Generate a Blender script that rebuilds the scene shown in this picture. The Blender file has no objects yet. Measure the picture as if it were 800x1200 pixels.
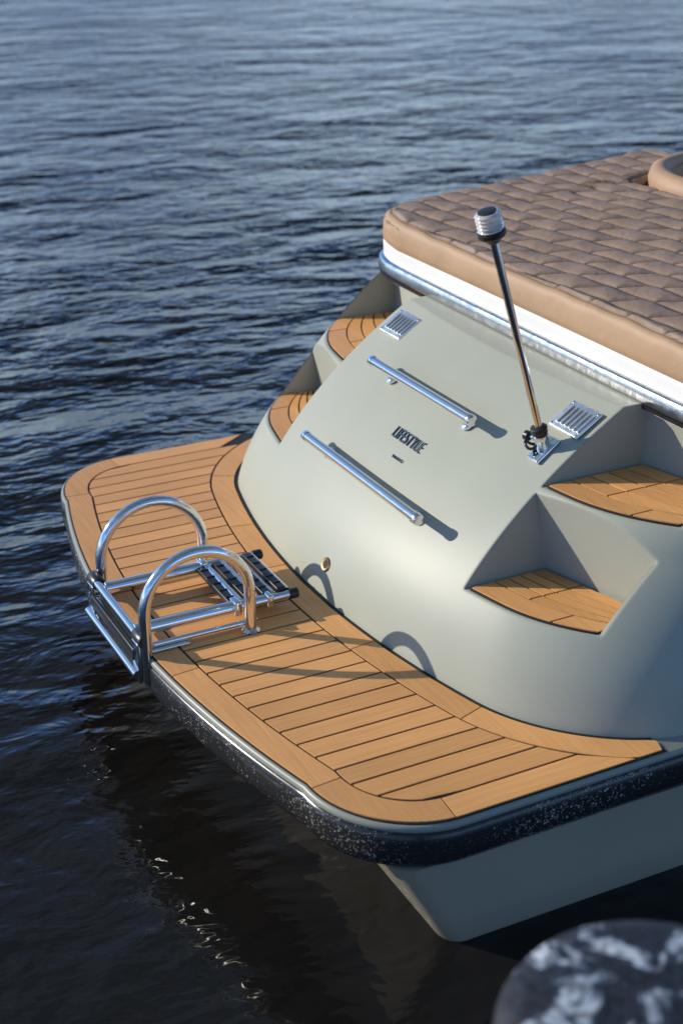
import bpy, bmesh, math, random
import numpy as np
from mathutils import Vector, Matrix
random.seed(4)
scene=bpy.context.scene
scene.view_settings.view_transform='Standard'
scene.view_settings.look='None'
scene.view_settings.exposure=0

# ------------------------------------------------------------------ materials
def newmat(name):
    m=bpy.data.materials.new(name); m.use_nodes=True
    nt=m.node_tree; b=nt.nodes['Principled BSDF']
    return m,nt,b
def N(nt,t,**k):
    n=nt.nodes.new(t)
    for a,v in k.items(): setattr(n,a,v)
    return n
def L(nt,a,b): nt.links.new(a,b)
def ramp(nt,fac,stops):
    r=N(nt,'ShaderNodeValToRGB'); e=r.color_ramp.elements
    e[0].position=stops[0][0]; e[0].color=(*stops[0][1],1)
    e[1].position=stops[1][0]; e[1].color=(*stops[1][1],1)
    for p,c in stops[2:]:
        x=e.new(p); x.color=(*c,1)
    L(nt,fac,r.inputs[0]); return r
def noise(nt,scale,detail=3,vec=None,rough=.5,dist=0):
    n=N(nt,'ShaderNodeTexNoise'); n.inputs['Scale'].default_value=scale
    n.inputs['Detail'].default_value=detail; n.inputs['Roughness'].default_value=rough
    n.inputs['Distortion'].default_value=dist
    if vec is None:
        g=N(nt,'ShaderNodeNewGeometry'); vec=g.outputs['Position']
    L(nt,vec,n.inputs['Vector']); return n
def mapping(nt,vec,scale):
    m=N(nt,'ShaderNodeMapping'); m.inputs['Scale'].default_value=scale
    L(nt,vec,m.inputs['Vector']); return m.outputs[0]

def mat_gel(name,col,rough=.3,bev=.010,coat=.12,spec=.5):
    m,nt,b=newmat(name)
    n=noise(nt,2.5,5)
    r=ramp(nt,n.outputs['Fac'],[(.3,tuple(c*.95 for c in col)),(.7,tuple(c*1.04 for c in col))])
    L(nt,r.outputs[0],b.inputs['Base Color'])
    b.inputs['Roughness'].default_value=rough
    b.inputs['Specular IOR Level'].default_value=spec
    b.inputs['Coat Weight'].default_value=coat; b.inputs['Coat Roughness'].default_value=.07
    if bev:
        bv=N(nt,'ShaderNodeBevel'); bv.samples=5; bv.inputs['Radius'].default_value=bev
        L(nt,bv.outputs[0],b.inputs['Normal'])
    return m
GEL=mat_gel('gelcoat_grey',(.350,.362,.300),.42,.014,.0,.22)
DECKM=mat_gel('gelcoat_deck',(.25,.26,.225),.38,None,.0,.35)
HULLM=mat_gel('hull_gelcoat',(.330,.295,.215),.22,None,.1,.35)
WHITE=mat_gel('white_gelcoat',(.72,.72,.69),.35,.006)

def mat_chrome(name='stainless_steel',c=(.80,.79,.77),r0=.05,r1=.15,bump=0):
    m,nt,b=newmat(name)
    b.inputs['Metallic'].default_value=1
    b.inputs['Base Color'].default_value=(*c,1)
    n=noise(nt,40,3); r=ramp(nt,n.outputs['Fac'],[(.3,(r0,)*3),(.8,(r1,)*3)])
    L(nt,r.outputs[0],b.inputs['Roughness'])
    if bump:
        n3=noise(nt,24,3); bp=N(nt,'ShaderNodeBump'); bp.inputs['Distance'].default_value=bump; L(nt,n3.outputs['Fac'],bp.inputs['Height']); L(nt,bp.outputs[0],b.inputs['Normal'])
    return m
CHROME=mat_chrome()
VENTM=mat_chrome('satin_vent_metal',(.92,.92,.90),.26,.40)
STRIP=mat_chrome('polished_strip',(.58,.59,.59),.16,.28,.002)
def mat_simple(name,col,rough=.5,**k):
    m,nt,b=newmat(name)
    n=noise(nt,30,3); r=ramp(nt,n.outputs['Fac'],[(.3,tuple(c*.85 for c in col)),(.7,tuple(min(1,c*1.12) for c in col))])
    L(nt,r.outputs[0],b.inputs['Base Color']); b.inputs['Roughness'].default_value=rough
    for a,v in k.items(): b.inputs[a].default_value=v
    return m
BLACK=mat_simple('black_plastic',(.015,.015,.016),.35)
SLOT=mat_simple('slot_shadow_metal',(.34,.35,.36),.4,Metallic=.6)
CAULK=mat_simple('caulking',(.012,.010,.009),.6)
BRASS=mat_simple('brass',(.6,.42,.18),.25,Metallic=1.0)
BLUE=mat_simple('blue_rope',(.05,.16,.42),.6)
GOLD=mat_simple('lens_glow_gold',(.9,.72,.45),.3,Metallic=.6)  # gold colour stands in for the warm glow inside the stern light lens

def mat_band():
    m,nt,b=newmat('dark_rub_band')
    g=N(nt,'ShaderNodeNewGeometry')
    masks=[]
    for sc,th,kk in ((95,.45,.5),(190,.5,.40)):
        v=N(nt,'ShaderNodeTexVoronoi'); v.inputs['Scale'].default_value=sc
        L(nt,g.outputs['Position'],v.inputs['Vector'])
        n=noise(nt,5,4)
        mrn=N(nt,'ShaderNodeMapRange'); L(nt,n.outputs['Fac'],mrn.inputs[0]); mrn.inputs[1].default_value=.36; mrn.inputs[2].default_value=.64; mrn.inputs[3].default_value=.15; mrn.inputs[4].default_value=.72
        a=N(nt,'ShaderNodeMath',operation='MULTIPLY'); L(nt,mrn.outputs[0],a.inputs[0]); a.inputs[1].default_value=th
        lt=N(nt,'ShaderNodeMath',operation='LESS_THAN'); L(nt,v.outputs['Distance'],lt.inputs[0]); L(nt,a.outputs[0],lt.inputs[1])
        sp=N(nt,'ShaderNodeSeparateColor'); L(nt,v.outputs['Color'],sp.inputs[0])
        g2=N(nt,'ShaderNodeMath',operation='GREATER_THAN'); L(nt,sp.outputs[0],g2.inputs[0]); g2.inputs[1].default_value=kk
        mu=N(nt,'ShaderNodeMath',operation='MULTIPLY'); L(nt,lt.outputs[0],mu.inputs[0]); L(nt,g2.outputs[0],mu.inputs[1])
        mz=N(nt,'ShaderNodeMath',operation='MULTIPLY'); L(nt,mu.outputs[0],mz.inputs[0]); L(nt,sp.outputs[1],mz.inputs[1]); masks.append(mz)
    mxm=N(nt,'ShaderNodeMath',operation='MAXIMUM'); L(nt,masks[0].outputs[0],mxm.inputs[0]); L(nt,masks[1].outputs[0],mxm.inputs[1])
    mx=N(nt,'ShaderNodeMix',data_type='RGBA'); L(nt,mxm.outputs[0],mx.inputs[0])
    mx.inputs[6].default_value=(.020,.020,.020,1); mx.inputs[7].default_value=(.36,.34,.30,1)
    L(nt,mx.outputs[2],b.inputs['Base Color']); b.inputs['Roughness'].default_value=.2
    return m
BAND=mat_band()

def mat_teak():
    m,nt,b=newmat('teak_planks')
    at=N(nt,'ShaderNodeAttribute'); at.attribute_name='plank'
    sep=N(nt,'ShaderNodeSeparateColor'); L(nt,at.outputs['Color'],sep.inputs[0])
    g=N(nt,'ShaderNodeNewGeometry')
    va=mapping(nt,g.outputs['Position'],(4,150,10)); vb=mapping(nt,g.outputs['Position'],(150,4,10))
    mv=N(nt,'ShaderNodeMix',data_type='VECTOR'); L(nt,sep.outputs[1],mv.inputs[0]); L(nt,va,mv.inputs[4]); L(nt,vb,mv.inputs[5])
    ad=N(nt,'ShaderNodeVectorMath',operation='ADD'); L(nt,mv.outputs[1],ad.inputs[0])
    sc=N(nt,'ShaderNodeVectorMath',operation='SCALE'); L(nt,at.outputs['Color'],sc.inputs[0]); sc.inputs['Scale'].default_value=37
    L(nt,sc.outputs[0],ad.inputs[1])
    n=noise(nt,1.0,6,ad.outputs[0],.6,.3)
    r=ramp(nt,n.outputs['Fac'],[(.25,(.58,.275,.088)),(.55,(.68,.335,.115)),(.8,(.76,.395,.148))])
    n2=noise(nt,3.0,3)
    mx=N(nt,'ShaderNodeHueSaturation'); L(nt,r.outputs[0],mx.inputs['Color'])
    mr=N(nt,'ShaderNodeMapRange'); L(nt,sep.outputs[0],mr.inputs[0]); mr.inputs[3].default_value=.93; mr.inputs[4].default_value=1.14
    m2=N(nt,'ShaderNodeMapRange'); L(nt,n2.outputs['Fac'],m2.inputs[0]); m2.inputs[1].default_value=.3; m2.inputs[2].default_value=.7; m2.inputs[3].default_value=.90; m2.inputs[4].default_value=1.05
    mm=N(nt,'ShaderNodeMath',operation='MULTIPLY'); L(nt,mr.outputs[0],mm.inputs[0]); L(nt,m2.outputs[0],mm.inputs[1])
    L(nt,mm.outputs[0],mx.inputs['Value']); L(nt,mx.outputs[0],b.inputs['Base Color'])
    b.inputs['Roughness'].default_value=.5
    bp=N(nt,'ShaderNodeBump'); bp.inputs['Distance'].default_value=.0008; bp.inputs['Strength'].default_value=.4
    L(nt,n.outputs['Fac'],bp.inputs['Height']); L(nt,bp.outputs[0],b.inputs['Normal'])
    return m
TEAK=mat_teak()

def mat_vinyl(name,col,wr=.003):
    m,nt,b=newmat(name)
    n=noise(nt,5,4); r=ramp(nt,n.outputs['Fac'],[(.3,tuple(c*.9 for c in col)),(.7,tuple(c*1.08 for c in col))])
    at=N(nt,'ShaderNodeAttribute'); at.attribute_name='seam'
    mx=N(nt,'ShaderNodeMix',data_type='RGBA'); L(nt,at.outputs['Fac'],mx.inputs[0]); L(nt,r.outputs[0],mx.inputs[6]); mx.inputs[7].default_value=(.035,.024,.018,1)
    L(nt,mx.outputs[2],b.inputs['Base Color']); b.inputs['Roughness'].default_value=.60
    n2=noise(nt,400,2); bp=N(nt,'ShaderNodeBump'); bp.inputs['Distance'].default_value=.0005; L(nt,n2.outputs['Fac'],bp.inputs['Height'])
    n3=noise(nt,16,3); bp2=N(nt,'ShaderNodeBump'); bp2.inputs['Distance'].default_value=wr; L(nt,n3.outputs['Fac'],bp2.inputs['Height'])
    L(nt,bp.outputs[0],bp2.inputs['Normal']); L(nt,bp2.outputs[0],b.inputs['Normal'])
    return m
VINYL=mat_vinyl('taupe_upholstery',(.262,.180,.128),.008); TAN=mat_vinyl('tan_upholstery',(.36,.228,.128))

# ------------------------------------------------------------------ helpers
def empty(name):
    o=bpy.data.objects.new(name,None); scene.collection.objects.link(o); return o
def add(name,me,parent=None,mats=(),smooth=True,angle=35):
    o=bpy.data.objects.new(name,me); scene.collection.objects.link(o)
    for m in mats: me.materials.append(m)
    if parent: o.parent=parent
    if smooth:
        for p in me.polygons: p.use_smooth=True
        if angle is not None:
            try: me.set_sharp_from_angle(angle=math.radians(angle))
            except Exception: pass
    return o
def pymesh(name,verts,faces):
    me=bpy.data.meshes.new(name); me.from_pydata([tuple(v) for v in verts],[],faces); me.update(); return me
def fixnorm(me):
    bm=bmesh.new(); bm.from_mesh(me); bmesh.ops.recalc_face_normals(bm,faces=bm.faces); bm.to_mesh(me); bm.free()
def tube(name,pts,r,mat,parent,closed=False,res=10,caps=True):
    cu=bpy.data.curves.new('c','CURVE'); cu.dimensions='3D'; cu.bevel_depth=r; cu.bevel_resolution=5; cu.use_fill_caps=caps
    s=cu.splines.new('POLY'); s.points.add(len(pts)-1)
    for i,p in enumerate(pts): s.points[i].co=(*p,1)
    s.use_cyclic_u=closed
    t=bpy.data.objects.new('t',cu); scene.collection.objects.link(t)
    me=bpy.data.meshes.new_from_object(t); bpy.data.objects.remove(t)
    me.materials.clear()
    return add(name,me,parent,[mat],True,50)
def loft(name,sections,mat,parent,captop=True,capbot=True,angle=35):
    n=len(sections[0]); V=[];F=[]
    for s in sections: V+=s
    for k in range(len(sections)-1):
        for i in range(n):
            j=(i+1)%n
            F.append((k*n+i,k*n+j,(k+1)*n+j,(k+1)*n+i))
    if capbot: F.append(tuple(reversed(range(n))))
    if captop: F.append(tuple((len(sections)-1)*n+i for i in range(n)))
    me=pymesh(name,V,F); fixnorm(me)
    return add(name,me,parent,[mat],True,angle)
def box(name,M,size,mat,parent,bev=.002):
    bm=bmesh.new(); bmesh.ops.create_cube(bm,size=1)
    for v in bm.verts: v.co=Vector((v.co.x*size[0],v.co.y*size[1],v.co.z*size[2]))
    bmesh.ops.bevel(bm,geom=bm.edges[:],offset=bev,segments=3,affect='EDGES',profile=.6)
    bm.transform(M); me=bpy.data.meshes.new(name); bm.to_mesh(me); bm.free()
    return add(name,me,parent,[mat],True,40)
def lathe(name,prof,M,mat,parent,seg=48,angle=40):
    V=[];F=[]
    for r,z in prof:
        for i in range(seg):
            a=2*math.pi*i/seg; V.append(M@Vector((r*math.cos(a),r*math.sin(a),z)))
    for k in range(len(prof)-1):
        for i in range(seg):
            j=(i+1)%seg; F.append((k*seg+i,k*seg+j,(k+1)*seg+j,(k+1)*seg+i))
    F.append(tuple(reversed(range(seg)))); F.append(tuple((len(prof)-1)*seg+i for i in range(seg)))
    me=pymesh(name,V,F); fixnorm(me); return add(name,me,parent,[mat],True,angle)
def axisM(p,d):
    d=Vector(d).normalized(); q=d.to_track_quat('Z','Y'); return Matrix.Translation(Vector(p))@q.to_matrix().to_4x4()
def smoothstep(a,b,x):
    t=min(1,max(0,(x-a)/(b-a))); return t*t*(3-2*t)

# ------------------------------------------------------------------ boat shape functions   (X forward, Y athwart, Z up)
C=3.41
def a_of(z): s=z-.40; return .2*s+1.1*s*s if s>0 else .2*s
def RW(z):
    zz=np.interp(z,[.4,.8,1.05],[0,1,2])
    return (np.interp(zz,[0,1,2],[.30,.43,.28]), np.interp(zz,[0,1,2],[.75,.66,.66]), np.interp(zz,[0,1,2],[1.11,1.09,1.08]))
def surf_u(v,z):
    w=abs(v-C); R,w0,W=RW(z); u=1.665+a_of(z)+.17*w*w*(1-.35*smoothstep(.6,1.05,z))
    if w>w0: x=min(1,(w-w0)/(W-w0)); u+=R*(1-math.sqrt(max(0,1-x*x)))
    return u
BOWL=6.8
def outline(z):
    R,w0,W=RW(z); half=[]
    for i in range(28): w=w0*i/27; half.append(w)
    for i in range(1,23): half.append(w0+(W-w0)*math.sin(math.pi/2*i/22))
    pts=[(surf_u(C+w-1e-9,z),w) for w in half]
    u1=pts[-1][0]
    for i in range(1,9): pts.append((u1+(4.0-u1)*i/8,W))
    for i in range(1,14):
        t=i/13; pts.append((4.0+(BOWL-4.0)*t, W*(1-t**2.3)+.001))
    near=[(u,C-w) for u,w in pts]; far=[(u,C+w) for u,w in pts]
    return list(reversed(near[1:]))+far     # bow(near) -> stern -> bow(far)

boat=empty('motor_boat')
secs=[]
for k in range(40):
    z=.385+(1.05-.385)*k/39
    secs.append([(u,v,z) for u,v in outline(z)])
body=loft('transom_superstructure',secs,GEL,boat,angle=28)

def cutter(v_in,v_out,sh):
    prof=[(1.2,.628),(2.075,.628),(2.03,.872),(2.372,.872),(2.372,1.3),(1.2,1.3)]
    V=[(u,v_in,z) for u,z in prof]+[(u+(sh if i in(1,2,3,4) else 0),v_out,z) for i,(u,z) in enumerate(prof)]
    F=[(0,1,2,3,4,5),(11,10,9,8,7,6)]+[(i,i+6,(i+1)%6+6,(i+1)%6) for i in range(6)]
    me=pymesh('cut',V,F); fixnorm(me); o=bpy.data.objects.new('cut',me); scene.collection.objects.link(o); return o
VO=2.478; SH=.10
cuts=[cutter(2.84,VO,SH),cutter(3.96,4.36,.09)]
for c in cuts:
    md=body.modifiers.new('b','BOOLEAN'); md.operation='DIFFERENCE'; md.object=c; md.solver='EXACT'
dg=bpy.context.evaluated_depsgraph_get()
me2=bpy.data.meshes.new_from_object(body.evaluated_get(dg))
body.modifiers.clear(); body.data=me2
for c in cuts: bpy.data.objects.remove(c)
for p in me2.polygons: p.use_smooth=True
me2.set_sharp_from_angle(angle=math.radians(25))

# ---- swim platform outline
CP=3.44
def stern_path():
    half=[]
    for i in range(30): w=.90*i/29; half.append((1.105+.118*(w/.90)**2,w))
    for i in range(1,19):
        th=math.pi/2*i/18; half.append((1.223+.26*(1-math.cos(th)),.90+.27*math.sin(th)))
    for i in range(1,13): half.append((1.483+.567*i/12,1.17))
    near=[(u,CP-w) for u,w in half]; far=[(u,CP+w) for u,w in half]
    return list(reversed(near[1:]))+far
def offset(path,d):  # + d = left normal
    P=np.array(path); T=np.gradient(P,axis=0); T/=np.linalg.norm(T,axis=1)[:,None]
    Nn=np.stack([-T[:,1],T[:,0]],1); return P+Nn*d
SP=np.array(stern_path())       # travels near->far, so left normal points aft ; inward = -d
HP=np.array([p for p in outline(.402) if p[0]<2.3])
def slabpath(off):
    P=list(map(tuple,offset(SP,off)))
    near0=P[0]; far0=P[-1]; W=CP-near0[1]
    ext=[]
    for i in range(1,9): ext.append((near0[0]+(4.0-near0[0])*i/8,W))
    for i in range(1,14): t=i/13; ext.append((4.0+(BOWL+.1-4.0)*t,W*(1-t**2.3)+.001))
    return [(u,CP-w) for u,w in reversed(ext)]+P+[(u,CP+w) for u,w in ext]
lv=[(.007,.380),(.012,.383),(.014,.388),(.0135,.394),(.011,.398),(.007,.4005)]
loft('platform_deck',[[(u,v,z) for u,v in slabpath(o)] for o,z in lv],DECKM,boat,angle=60)
lv=[(-.05,.272),(-.01,.276),(.006,.286),(.015,.302),(.018,.325),(.018,.356),(.016,.372),(.010,.3815)]
loft('rub_band',[[(u,v,z) for u,v in slabpath(o)] for o,z in lv],BAND,boat,angle=60)
# ---- lower hull
def hullsec(z):
    us=1.31+(.3-z)*.55; W=np.interp(z,[-.5,-.2,0,.3],[.55,1.02,1.135,1.16]); W=float(W)
    pts=[(us,0),(us,W*.5),(us,W-.06)]
    for i in range(1,7): th=math.pi/2*i/6; pts.append((us+.05*(1-math.cos(th)),W-.06+.06*math.sin(th)))
    for i in range(1,13): pts.append((us+.05+(4.0-us-.05)*i/12,W+.02*min(1,i/5)))
    for i in range(1,14): t=i/13; pts.append((4.0+(BOWL-.1-4.0+ (z-.3)*1.2)*t,(W+.02)*(1-t**2.1)+.001))
    return [(u,CP-w,z) for u,w in reversed(pts[1:])]+[(u,CP+w,z) for u,w in pts]
loft('lower_hull',[hullsec(z) for z in (-.5,-.35,-.2,-.1,0,.1,.2,.279)],HULLM,boat,angle=40)

# ---- teak work
class Strips:
    def __init__(s): s.V=[];s.F=[];s.col=[]
    def add(s,A,B,z,grain,th=.006):
        n=len(A); b=len(s.V); c=(random.random(),grain,random.random(),1)
        A=[Vector((p[0],p[1])) for p in A]; B=[Vector((p[0],p[1])) for p in B]
        for p in A: s.V.append((p.x,p.y,z))
        for p in B: s.V.append((p.x,p.y,z))
        for p in A: s.V.append((p.x,p.y,z-th))
        for p in B: s.V.append((p.x,p.y,z-th))
        f=[]
        for i in range(n-1):
            f.append((b+i,b+i+1,b+n+i+1,b+n+i))
            f.append((b+i+1,b+i,b+2*n+i,b+2*n+i+1))
            f.append((b+n+i,b+n+i+1,b+3*n+i+1,b+3*n+i))
        f.append((b,b+n,b+3*n,b+2*n)); f.append((b+n-1,b+2*n-1,b+4*n-1,b+3*n-1)[::-1])
        s.F+=f; s.col+=[c]*len(f)
    def make(s,name,parent):
        me=pymesh(name,s.V,s.F)
        at=me.attributes.new('plank','FLOAT_COLOR','FACE')
        at.data.foreach_set('color',np.array(s.col,dtype=np.float32).ravel())
        bm=bmesh.new(); bm.from_mesh(me); bmesh.ops.recalc_face_normals(bm,faces=bm.faces); bm.to_mesh(me); bm.free()
        return add(name,me,parent,[TEAK],False)
ZT=.4065
st=Strips()
bw=.075; g=.0036
in_p=offset(SP,-bw-g*2)
hb1=offset(HP,.014); hb2=offset(HP,.014+bw); hb3=offset(HP,.014+bw+2*g)
vmin,vmax=CP-1.17,CP+1.17
k=len(SP)
stern_part=in_p[11:k-11]
T1=stern_part[np.argsort(stern_part[:,1])]
T2=hb3[np.argsort(hb3[:,1])]
us_in=lambda v: float(np.interp(v,T1[:,1],T1[:,0]))
uh_in=lambda v: float(np.interp(v,T2[:,1],T2[:,0]))
v=CP-1.17+bw+2*g; vend=CP+1.17-bw-2*g; npl=32; dv=(vend-v)/npl
for i in range(npl):
    v0=v+i*dv+(g if i else 0); v1=v+(i+1)*dv-(g if i<npl-1 else 0)
    vs=[v0+(v1-v0)*j/6 for j in range(7)]
    st.add([(us_in(x),x) for x in vs],[(uh_in(x),x) for x in vs],ZT,0)
# outer margin boards
P0=offset(SP,0); P1=offset(SP,-bw)
uB=uh_in(CP-1.17+bw); uA=min(1.97,uB+.11)
def seg(i0,i1,startfix=None,endfix=None):
    A=[tuple(P0[i]) for i in range(i0,i1+1)]; B=[tuple(P1[i]) for i in range(i0,i1+1)]
    def nudge(X,s):
        a=Vector(X[0]);b_=Vector(X[1]); X[0]=tuple(a+(b_-a).normalized()*s)
        a=Vector(X[-1]);b_=Vector(X[-2]); X[-1]=tuple(a+(b_-a).normalized()*s)
    nudge(A,.002); nudge(B,.002)
    if startfix: A=[startfix[0]]+A; B=[startfix[1]]+B
    if endfix: A=A+[endfix[0]]; B=B+[endfix[1]]
    st.add(A,B,ZT,1 if not(startfix or endfix) else 0)
nn=[p for p in range(k) if P0[p][0]<1.80]
i0=nn[0]; i1=nn[-1]
cuts_i=[i0,13,29,29+20,29+39,k-30,k-14,i1]
for a_,b_ in zip(cuts_i[:-1],cuts_i[1:]):
    sf=((uA,P0[0][1]),(uB-.004,P1[0][1])) if a_==i0 else None
    ef=((uA,P0[-1][1]),(uB-.004,P1[-1][1])) if b_==i1 else None
    seg(a_,b_,sf,ef)
# inner margin boards along the transom
lo,hi=vmin+.001,vmax-.001
A=[(min(p[0],2.05),min(max(p[1],lo),hi)) for p in hb1]; B=[(min(p[0],2.04),min(max(p[1],lo),hi)) for p in hb2]
n=len(A); keep=[i for i in range(n) if HP[i][0]<2.09]
js=[keep[0],keep[0]+17,keep[0]+32,keep[len(keep)//2]+6,keep[-1]-28,keep[-1]-14,keep[-1]]
for a_,b_ in zip(js[:-1],js[1:]):
    Aa=[Vector(x) for x in A[a_:b_+1]]; Bb=[Vector(x) for x in B[a_:b_+1]]
    if a_!=js[0]:
        Aa[0]=Aa[0]+(Aa[1]-Aa[0]).normalized()*.004; Bb[0]=Bb[0]+(Bb[1]-Bb[0]).normalized()*.004
    st.add(Aa,Bb,ZT,1)
st.make('platform_teak',boat)
cp=[(u,v) for u,v in offset(SP,.005)]
loft('platform_caulk',[[(u,v,.399) for u,v in cp],[(u,v,.4035) for u,v in cp]],CAULK,boat)

# step treads
ts=Strips()
def tread(vi,vo,z,uf_i,sh,nm):
    s=1 if vo>vi else -1; zt=z+.008
    vi2=vi+s*.014; vo2=vo-s*.010
    ff=lambda v: uf_i+sh*(v-vi)/(vo-vi)-.014
    fa=lambda v: surf_u(v,z)+.014
    m=14
    def vr(a,b): return [a+(b-a)*i/m for i in range(m+1)]
    vs=vr(vi2,vo2)
    V=[(fa(x)-.006,x,z-.002) for x in vs]+[(ff(x)+.005,x,z-.002) for x in vs]
    V2=[(a,b,z+.005) for a,b,c in V]
    ring=V[:m+1]+V[m+1:][::-1]; ring2=V2[:m+1]+V2[m+1:][::-1]
    loft(nm+'_caulk',[ring,ring2],CAULK,boat)
    w1=.066
    vm=vi2+s*(abs(vo2-vi2)*.72)
    for a,b in((vi2,vm-s*.003),(vm+s*.003,vo2)):
        ts.add([(fa(x),x) for x in vr(a,b)],[(min(fa(x)+w1,ff(x)),x) for x in vr(a,b)],zt,1)
    nP=4; va,vb=vi2,vo2
    jm=va+s*abs(vb-va)*.36
    for kx in range(nP):
        for (a,b) in ((va,jm-s*.003),(jm+s*.003,vb)):
            AA=[];BB=[]
            for x in vr(a,b):
                l=fa(x)+w1+.006; h=ff(x)
                if h<l+.004: h=l+.004
                AA.append((l+(h-l)*kx/nP+(.003 if kx else 0),x)); BB.append((l+(h-l)*(kx+1)/nP-(.003 if kx<nP-1 else 0),x))
            ts.add(AA,BB,zt,1)
tread(2.84,VO,.628,2.075,SH,'lower_step')
tread(2.84,VO,.872,2.372,SH,'upper_step')
tread(3.96,4.36,.628,2.075,.09,'lower_step_far')
tread(3.96,4.36,.872,2.372,.09,'upper_step_far')
ts.make('step_teak',boat)

# ---- coaming, chrome strip
def catmull(P,n=6):
    P=[Vector(p) for p in P]; out=[]
    Q=[P[0]*2-P[1]]+P+[P[-1]*2-P[-2]]
    for i in range(1,len(Q)-2):
        for j in range(n):
            t=j/n; a,b,c,d=Q[i-1],Q[i],Q[i+1],Q[i+2]
            out.append(.5*((2*b)+(c-a)*t+(2*a-5*b+4*c-d)*t*t+(3*b-a-3*c+d)*t**3))
    out.append(P[-1]); return out
hp=[(2.366,0),(2.366,.3),(2.368,.6),(2.371,.78),(2.380,.86),(2.41,.94),(2.47,.985),(2.56,1.005),(2.7,1.012),(3.0,1.02),(3.6,1.03),(4.2,1.03)]
half=catmull(hp,6)
rim=[(p.x,C-p.y) for p in reversed(half[1:])]+[(p.x,C+p.y) for p in half]
SL=.08
zs=lambda u,z0: z0+SL*(u-2.4)
def rimsec(off,z0): return [(u,v,zs(u,z0)) for u,v in offset(rim,off)]
loft('white_coaming',[rimsec(0,1.03),rimsec(0,1.09),rimsec(.002,1.142),rimsec(-.006,1.149)],WHITE,boat)
def ribbon(name,offz,mat,parent):
    S=[rimsec(o,z) for o,z in offz]; n=len(S[0]); V=sum(S,[]); F=[]
    for k_ in range(len(S)-1):
        for i in range(n-1): F.append((k_*n+i,k_*n+i+1,(k_+1)*n+i+1,(k_+1)*n+i))
    me=pymesh(name,V,F); fixnorm(me); return add(name,me,parent,[mat],True,80)
hr=[(-.002,1.052),(.014,1.053),(.017,1.057),(.018,1.063),(.017,1.080),(.0145,1.093),(.010,1.098),(-.002,1.100)]
ribbon('chrome_strip',hr,STRIP,boat)
ribbon('strip_gasket',[(-.002,1.040),(.014,1.0405),(.015,1.0515),(-.002,1.0515)],BLACK,boat)
tube('blue_fender_line',[(2.75,C+1.05,1.20),(2.9,C+1.055,1.225),(3.1,C+1.06,1.24),(3.25,C+1.06,1.25)],.010,BLUE,boat)

# ---- sun pad
pad=empty('sun_pad')
hh=np.array([(p.x,p.y) for p in half]); 
U0=2.368
nu,nw=240,400
s_=np.linspace(0,1,nu)**1.0; f_=np.linspace(-1,1,nw)
S,Fm=np.meshgrid(s_,f_,indexing='ij')
t=np.clip((np.abs(Fm)-.66)/(.10),0,1); Ln=.90+.34*(t*t*(3-2*t))
U=U0+S*Ln
Wd=Fm*np.where(U<2.380,np.interp(U,[U0,2.380],[.78,.858]),np.interp(U,hh[24:,0],hh[24:,1]))
X=U; Yv=C+Wd
bd=np.concatenate([np.stack([X[0,:],Yv[0,:]],1),np.stack([X[1:,-1],Yv[1:,-1]],1),np.stack([X[-1,::-1],Yv[-1,::-1]],1)[1:],np.stack([X[::-1,0],Yv[::-1,0]],1)[1:]])
bd=bd[::4]
flat=np.stack([X.ravel(),Yv.ravel()],1); E=np.full(len(flat),9.)
for i in range(len(bd)):
    a=bd[i]; b=bd[(i+1)%len(bd)]; ab=b-a; l2=(ab**2).sum()+1e-12
    tt=np.clip(((flat-a)@ab)/l2,0,1); d=np.linalg.norm(flat-(a+tt[:,None]*ab),axis=1); E=np.minimum(E,d)
E=E.reshape(X.shape)
r=.024
drop=np.where(E<r,r*(1-np.sqrt(np.clip(1-(1-E/r)**2,0,1))),0)
BE=.024
sp=.088
wob=.018*np.sin(Wd*4.2+1+U*1.5)
A_=(U-U0-.02+wob+Wd*.10)/sp; row=np.floor(A_); fr=A_-row
Bl=.165
B_=(Wd+(fr-.5)*.055)/Bl+np.mod(row,2)*.5
da=np.minimum(fr,1-fr)*sp; db=np.abs(B_-np.round(B_))*Bl/1.15
puff=.0115*(1-np.exp(-np.minimum(da,db*1.4)/.013))
bm_=np.clip((E-BE)/.01,0,1)
Z=1.238+SL*(U-2.4)-drop+puff*bm_-.003*(1-np.clip(np.abs(E-BE)/.006,0,1))
Z+=.003*np.sin(Wd*5+U*4)+.0022*np.sin(Wd*31+U*13)*np.sin(U*37-Wd*9)
seam=np.maximum(np.clip(1.5-da/.0036,0,1),.85*np.clip(1.4-db/.003,0,1))*bm_+.6*np.clip(1-np.abs(E-BE)/.004,0,1)
V=[(x,y,z) for x,y,z in zip(X.ravel(),Yv.ravel(),Z.ravel())]
F=[];MI=[]
for i in range(nu-1):
    for j in range(nw-1):
        F.append((i*nw+j,i*nw+j+1,(i+1)*nw+j+1,(i+1)*nw+j)); MI.append(0 if E[i,j]>BE else 1)
per=[j for j in range(nw)]+[i*nw+nw-1 for i in range(1,nu)]+[(nu-1)*nw+j for j in range(nw-2,-1,-1)]+[i*nw for i in range(nu-2,0,-1)]
base=len(V); np_=len(per)
cxy=np.array([2.9,C])
for lvl,(dz,io) in enumerate([(.02,.003),(.045,.005),(.062,.003),(.068,-.004)]):
    for q in per:
        x,y,z=V[q]; d=np.array([x,y])-cxy; d/=np.linalg.norm(d)
        V.append((x+d[0]*io,y+d[1]*io,1.240-r+SL*(x-2.4)-dz))
rows=[per]+[[base+l*np_+i for i in range(np_)] for l in range(4)]
for l in range(4):
    for i in range(np_):
        j=(i+1)%np_; F.append((rows[l][i],rows[l+1][i],rows[l+1][j],rows[l][j])); MI.append(1)
me=pymesh('cushion',V,F); me.polygons.foreach_set('material_index',MI)
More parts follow.
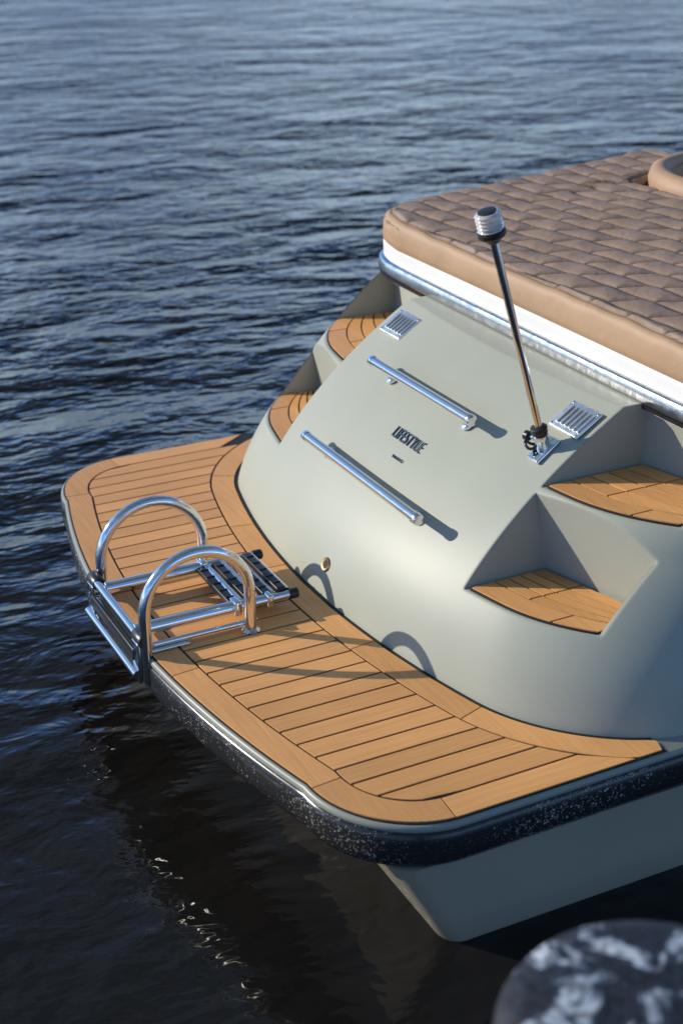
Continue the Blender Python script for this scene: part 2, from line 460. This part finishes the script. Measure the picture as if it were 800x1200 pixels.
sa=me.attributes.new('seam','FLOAT','POINT'); sv=np.zeros(len(V),dtype=np.float32); sv[:seam.size]=np.clip(seam.ravel(),0,1); sa.data.foreach_set('value',sv)
fixnorm(me); add('quilted_cushion',me,pad,[VINYL,TAN],True,None)

# ---- cockpit seat backrest ahead of the pad
seat=empty('cockpit_seat')
def arc_loft(name,cx,cy,prof,mat):
    V=[];F=[];n=60;m=len(prof)
    for i in range(n):
        a=2*math.pi*i/n
        for rr,z in prof: V.append((cx+rr*math.cos(a),cy+rr*math.sin(a)*1.05,z))
    for i in range(n):
        for k_ in range(m): F.append((i*m+k_,((i+1)%n)*m+k_,((i+1)%n)*m+(k_+1)%m,i*m+(k_+1)%m))
    me=pymesh(name,V,F); fixnorm(me); add(name,me,seat,[mat],True,60)
arc_loft('backrest',3.66,3.88,[(.38,1.2),(.388,1.31),(.378,1.34),(.355,1.352),(.34,1.352),(.320,1.34),(.315,1.31),(.315,1.2)],TAN)
lathe('seat_base',[(.31,1.12),(.31,1.20),(.2,1.21)],Matrix.Translation((3.66,3.88,0)),BLACK,seat)

# ---- fittings on the transom
def frame(v,z,off=0):
    s=z-.4; ap=.2+2.2*s; y=Vector((ap,0,1)).normalized(); n=Vector((-1,0,ap)).normalized(); x=Vector((0,-1,0))
    P=Vector((surf_u(v,z),v,z))+n*off
    M=Matrix((( x.x,y.x,n.x,P.x),(x.y,y.y,n.y,P.y),(x.z,y.z,n.z,P.z),(0,0,0,1))); return M
def rail(v0,v1,z,off):
    R=empty('grab_rail')
    ub=frame((v0+v1)/2,z)
    n=Vector((ub[0][2],ub[1][2],ub[2][2])); 
    p0=frame((v0+v1)/2,z,off).translation.copy(); 
    a=Vector((p0.x,v0,p0.z)); b=Vector((p0.x,v1,p0.z)); d=(b-a).normalized()
    Lr=(b-a).length
    prof=[(.008,-.001),(.0145,.0),(.0165,.003),(.0165,.018),(.0145,.02),(.0145,Lr-.02),(.0165,Lr-.018),(.0165,Lr-.003),(.0145,Lr),(.008,Lr+.001)]
    lathe('bar',prof,axisM(a,d),CHROME,R,32)
    for t in (.13,.87):
        p=a.lerp(b,t)
        q=p-n*(off+.012)
        tube('post',[p,q],.0085,CHROME,R)
        lathe('foot',[(.019,0),(.019,.006),(.014,.010),(.009,.011)],axisM(p-n*(off-.001),n),CHROME,R,24)
rail(3.03,3.72,.715,.055)
rail(3.14,3.72,.912,.055)

def vent(v,z):
    R=empty('vent_grille'); M=frame(v,z,.003)
    box('plate',M,(.125,.098,.008),VENTM,R,.0035)
    for i in range(6):
        x=-.046+i*.0184
        Ms=M@Matrix.Translation((x,0,.0045))
        box('slot',Ms,(.0085,.064,.002),SLOT,R,.0009)
        Mr=M@Matrix.Translation((x+.004,0,.0075))@Matrix.Rotation(-.45,4,'Y')
        box('louvre',Mr,(.0090,.066,.003),VENTM,R,.0013)
    for sx in(-1,1):
        for sy in (-1,1): lathe('screw',[(.004,.004),(.004,.0052),(.002,.006)],M@Matrix.Translation((sx*.055,sy*.041,0)),CHROME,R,12)
vent(2.925,1.0); vent(3.86,1.0)

BADGE=mat_simple('badge_metal',(.10,.14,.20),.3,Metallic=.5)
def text(body_,size,M,name,parent):
    cu=bpy.data.curves.new('t','FONT'); cu.body=body_; cu.size=size; cu.extrude=.002; cu.align_x='CENTER'; cu.align_y='CENTER'; cu.offset=-.0004; cu.space_character=1.1
    o=bpy.data.objects.new('t',cu); scene.collection.objects.link(o); me=bpy.data.meshes.new_from_object(o); bpy.data.objects.remove(o)
    me.transform(M); me.materials.clear(); return add(name,me,parent,[BADGE],False)
badge=empty('lettering_badge')
text('LIFESTYLE',.040,frame(3.37,.830,.003)@Matrix.Diagonal((.82,1.35,1,1)),'letters',badge)
text('YACHTS',.014,frame(3.35,.788,.003),'small_letters',badge)

dr=empty('drain_fitting'); M=frame(3.375,.49)
lathe('flange',[(.010,.0005),(.012,.004),(.019,.005),(.021,.003),(.022,0)],M,BRASS,dr,24); lathe('hole',[(.011,0),(.011,.0048)],M,BLACK,dr,20)

# ---- stern light
nl=empty('stern_light'); pb=frame(2.925,.932); P0_=pb.translation.copy(); P1_=Vector((1.925,2.930,1.520)); d=(P1_-P0_).normalized(); n=Vector((pb[0][2],pb[1][2],pb[2][2]))
box('base_plate',pb@Matrix.Translation((0,0,.004)),(.05,.085,.010),CHROME,nl,.004)
lathe('socket',[(.019,-.01),(.019,.03),(.022,.034),(.022,.046),(.016,.05)],axisM(P0_+d*.005,d),CHROME,nl,28)
lathe('collar',[(.021,0),(.023,.004),(.023,.018),(.017,.022)],axisM(P0_+d*.055,d),BLACK,nl,28)
tube('knob_stem',[P0_+d*.03,P0_+d*.03+Vector((-.01,.045,.0))],.006,CHROME,nl)
lathe('knob',[(.010,0),(.014,.004),(.014,.016),(.009,.02)],axisM(P0_+d*.03+Vector((-.01,.04,0)),(-.2,1,0)),BLACK,nl,20)
tube('cable_loop',[P0_+Vector((-.02,-.0,.01))+Vector((-.018*math.cos(a),.018*math.sin(a)+.03,.006*math.sin(2*a))) for a in np.linspace(0,6.28,24)],.004,BLACK,nl)
tube('pole',[P0_+d*.02,P1_-d*.0],.0105,CHROME,nl)
tip=axisM(P1_,d)
lathe('lamp_base',[(.012,-.012),(.018,-.008),(.021,.0),(.031,.004),(.035,.009),(.035,.018),(.031,.020)],tip,BLACK,nl,36)
gm,nt,b=newmat('clear_lens'); b.inputs['Base Color'].default_value=(.92,.92,.90,1); b.inputs['Roughness'].default_value=.08; b.inputs['IOR'].default_value=1.45; b.inputs['Transmission Weight'].default_value=.6
pr=[(.012,.019)]
for i in range(5):
    z0=.021+i*.0096; pr+=[(.0290,z0),(.0335,z0+.0048),(.0290,z0+.0094)]
pr+=[(.012,.070)]
lathe('lens',pr,tip,gm,nl,40,30)
lathe('lens_glow_core',[(.012,.022),(.020,.03),(.022,.042),(.020,.056),(.006,.060)],tip,GOLD,nl,24)  # added core, glow put into its gold colour to brighten the lens
lathe('cap',[(.022,.0695),(.024,.071),(.023,.0735),(.016,.075),(.006,.0755)],tip,BLACK,nl,36)

# ---- boarding ladder
ld=empty('boarding_ladder'); rT=.0165
def hoop(v,u0,u1,zt,zb_aft,name):
    R=(u1-u0)/2; zc=zt-R; pts=[(u0,v,zb_aft),(u0,v,zb_aft+.05)]
    pts+=[(u0,v,zc-.02)]
    for i in range(25):
        a=math.pi-math.pi*i/24; pts.append(((u0+u1)/2+R*math.cos(a),v,zc+R*math.sin(a)))
    pts+=[(u1,v,zc-.04),(u1,v,.40)]
    tube(name,pts,rT,CHROME,ld)
    lathe('foot_flange',[(.026,0),(.026,.004),(.020,.008),(.017,.010)],Matrix.Translation((u1,v,.404)),CHROME,ld,28)
hoop(3.26,1.095,1.40,.68,.335,'near_hoop'); hoop(3.675,1.115,1.43,.655,.355,'far_hoop')
for v,nm,us in((3.325,'rail_near',1.085),(3.595,'rail_far',1.095)):
    lathe(nm+'_outer',[(.016,0),(.0185,.002),(.0185,.30),(.016,.302)],axisM((us,v,.452),(1,0,0)),CHROME,ld,28)
    lathe(nm+'_mid',[(.0150,.29),(.0150,.40),(.012,.402)],axisM((us,v,.452),(1,0,0)),CHROME,ld,28)
    lathe(nm+'_inner',[(.012,.39),(.012,.47),(.009,.472)],axisM((us,v,.452),(1,0,0)),CHROME,ld,28)
    lathe(nm+'_cap',[(.0150,.462),(.0155,.466),(.0155,.488),(.011,.492)],axisM((us,v,.452),(1,0,0)),BLACK,ld,20)
    box('clamp',Matrix.Translation((us+.30,v,.452)),(.022,.044,.044),CHROME,ld,.006)
    box('clamp',Matrix.Translation((us+.40,v,.450)),(.018,.038,.038),CHROME,ld,.005)
for i,u in enumerate((1.385,1.435,1.485,1.53)):
    box('rung_%d'%i,Matrix.Translation((u,3.46,.452+.004*i)),(.028,.25,.018),BLACK,ld,.005)
    tube('rung_tube_%d'%i,[(u+.019,3.34,.456),(u+.019,3.585,.456)],.010,CHROME,ld)
    for q in range(5): box('grip',Matrix.Translation((u,3.37+q*.046,.462+.004*i)),(.024,.004,.004),BLACK,ld,.001)
for v in (3.28,3.655):
    box('hinge_plate',Matrix.Translation((1.074,v,.385)),(.010,.045,.12),CHROME,ld,.003)
    box('deck_plate',Matrix.Translation((1.15,v,.412)),(.14,.045,.008),CHROME,ld,.003)
    lathe('pivot',[(.018,-.03),(.020,-.027),(.020,.027),(.018,.03)],axisM((1.09,v,.452),(0,1,0)),BLACK,ld,24)
tube('cross_tube_upper',[(1.085,3.265,.455),(1.085,3.675,.455)],.012,CHROME,ld)
tube('cross_tube_lower',[(1.068,3.265,.350),(1.068,3.675,.350)],.013,CHROME,ld)
box('toe_board',Matrix.Translation((1.072,3.467,.398)),(.010,.35,.036),BLACK,ld,.004)
tube('lock_bar',[(1.12,3.275,.425),(1.39,3.275,.425)],.008,CHROME,ld)
tube('lock_bar_far',[(1.12,3.665,.425),(1.42,3.665,.425)],.008,CHROME,ld)

# ---- mooring bollard
bo=empty('mooring_bollard')
m,nt,b=newmat('peeling_paint')
n1=noise(nt,13,6,rough=.62,dist=.8); r1=ramp(nt,n1.outputs['Fac'],[(.49,(.012,.015,.024)),(.53,(.04,.055,.09)),(.57,(.34,.40,.48)),(.8,(.60,.64,.68))])
n2=noise(nt,60,4); r2=ramp(nt,n2.outputs['Fac'],[(.42,(.35,.33,.32)),(.55,(1,1,1))])
mx=N(nt,'ShaderNodeMix',data_type='RGBA',blend_type='MULTIPLY'); mx.inputs[0].default_value=1
L(nt,r1.outputs[0],mx.inputs[6]); L(nt,r2.outputs[0],mx.inputs[7]); L(nt,mx.outputs[2],b.inputs['Base Color']); b.inputs['Roughness'].default_value=.6
bp=N(nt,'ShaderNodeBump'); bp.inputs['Distance'].default_value=.006; L(nt,n1.outputs['Fac'],bp.inputs['Height']); L(nt,bp.outputs[0],b.inputs['Normal'])
lathe('post_top',[(.14,-.6),(.145,.90),(.15,.98),(.18,1.02),(.197,1.05),(.200,1.09),(.197,1.125),(.188,1.142),(.16,1.150),(.08,1.153),(.01,1.154)],Matrix.Translation((.925,.975,0)),m,bo,64,60)

# ------------------------------------------------------------------ water
m,nt,b=newmat('canal_water')
b.inputs['Base Color'].default_value=(.010,.009,.008,1); b.inputs['Roughness'].default_value=.03; b.inputs['IOR'].default_value=1.34
gp=N(nt,'ShaderNodeNewGeometry')
rot=N(nt,'ShaderNodeMapping'); rot.inputs['Rotation'].default_value=(0,0,math.radians(20)); rot.inputs['Scale'].default_value=(.75,1.3,1)
L(nt,gp.outputs['Position'],rot.inputs['Vector'])
ln=N(nt,'ShaderNodeVectorMath',operation='LENGTH'); L(nt,gp.outputs['Position'],ln.inputs[0])
mr=N(nt,'ShaderNodeMapRange'); L(nt,ln.outputs['Value'],mr.inputs[0]); mr.inputs[1].default_value=3.0; mr.inputs[2].default_value=9; mr.inputs[3].default_value=.13; mr.inputs[4].default_value=1.0
gust=noise(nt,.22,2,gp.outputs['Position'])
mg=N(nt,'ShaderNodeMapRange'); L(nt,gust.outputs['Fac'],mg.inputs[0]); mg.inputs[1].default_value=.35; mg.inputs[2].default_value=.65; mg.inputs[3].default_value=.6; mg.inputs[4].default_value=1.0
amp=N(nt,'ShaderNodeMath',operation='MULTIPLY'); L(nt,mr.outputs[0],amp.inputs[0]); L(nt,mg.outputs[0],amp.inputs[1])
prev=None
for sc_,dist_,det,ds in((.55,.55,2,.3),(1.8,.34,3,.6),(5.0,.12,3,.6),(13.,.03,2,.3)):
    nz=noise(nt,sc_,det,rot.outputs[0],.5,ds)
    bp=N(nt,'ShaderNodeBump'); bp.inputs['Distance'].default_value=dist_
    L(nt,amp.outputs[0],bp.inputs['Strength'])
    L(nt,nz.outputs['Fac'],bp.inputs['Height'])
    if prev: L(nt,prev.outputs[0],bp.inputs['Normal'])
    prev=bp
L(nt,prev.outputs[0],b.inputs['Normal'])
S_=4000
me=pymesh('water',[(-S_,-S_,0),(S_,-S_,0),(S_,S_,0),(-S_,S_,0)],[(0,1,2,3)])
add('water',me,None,[m],False)

# ------------------------------------------------------------------ light
el=math.radians(22); az=Vector((-.767,.641))
w=bpy.data.worlds.new('World'); scene.world=w; w.use_nodes=True
nt=w.node_tree; bg=nt.nodes['Background']
sky=nt.nodes.new('ShaderNodeTexSky'); sky.sky_type='NISHITA'; sky.sun_disc=False
sky.sun_elevation=el; sky.sun_rotation=math.atan2(az.x,az.y)
sky.air_density=1.0; sky.dust_density=.1; sky.ozone_density=2.5
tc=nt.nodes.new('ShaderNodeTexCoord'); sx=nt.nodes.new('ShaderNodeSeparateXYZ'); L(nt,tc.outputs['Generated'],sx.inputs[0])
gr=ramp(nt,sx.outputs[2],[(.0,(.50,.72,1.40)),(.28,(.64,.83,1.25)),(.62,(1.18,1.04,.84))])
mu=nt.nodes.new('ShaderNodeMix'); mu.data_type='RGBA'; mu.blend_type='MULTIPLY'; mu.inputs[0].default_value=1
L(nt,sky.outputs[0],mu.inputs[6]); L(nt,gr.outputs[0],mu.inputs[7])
cm=nt.nodes.new('ShaderNodeMapping'); cm.inputs['Scale'].default_value=(1.2,1.2,4.5); L(nt,tc.outputs['Generated'],cm.inputs['Vector'])
cn=noise(nt,2.2,5,cm.outputs[0],.55,.4); cr=ramp(nt,cn.outputs['Fac'],[(.40,(.72,.73,.76)),(.62,(1.5,1.46,1.40))])
m3=nt.nodes.new('ShaderNodeMix'); m3.data_type='RGBA'; m3.blend_type='MULTIPLY'; m3.inputs[0].default_value=1
L(nt,mu.outputs[2],m3.inputs[6]); L(nt,cr.outputs[0],m3.inputs[7])
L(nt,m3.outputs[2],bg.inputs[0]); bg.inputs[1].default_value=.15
sl=bpy.data.lights.new('sun','SUN'); sl.energy=5.0; sl.angle=math.radians(.5); sl.color=(1,.925,.80)
so=bpy.data.objects.new('sun',sl); scene.collection.objects.link(so)
tr=Vector((-az.x*math.cos(el),-az.y*math.cos(el),-math.sin(el))); so.rotation_euler=tr.to_track_quat('-Z','Y').to_euler()

# ------------------------------------------------------------------ camera
cd=bpy.data.cameras.new('camera'); co=bpy.data.objects.new('camera',cd); scene.collection.objects.link(co)
cd.sensor_fit='VERTICAL'; cd.sensor_height=36; cd.lens=51.33; cd.clip_end=10000; cd.clip_start=.05
co.location=(0,0,2.4); co.rotation_euler=(math.radians(90-24.78),0,math.radians(-27.3))
cd.dof.use_dof=True; cd.dof.focus_distance=3.95; cd.dof.aperture_fstop=2.8
scene.camera=co
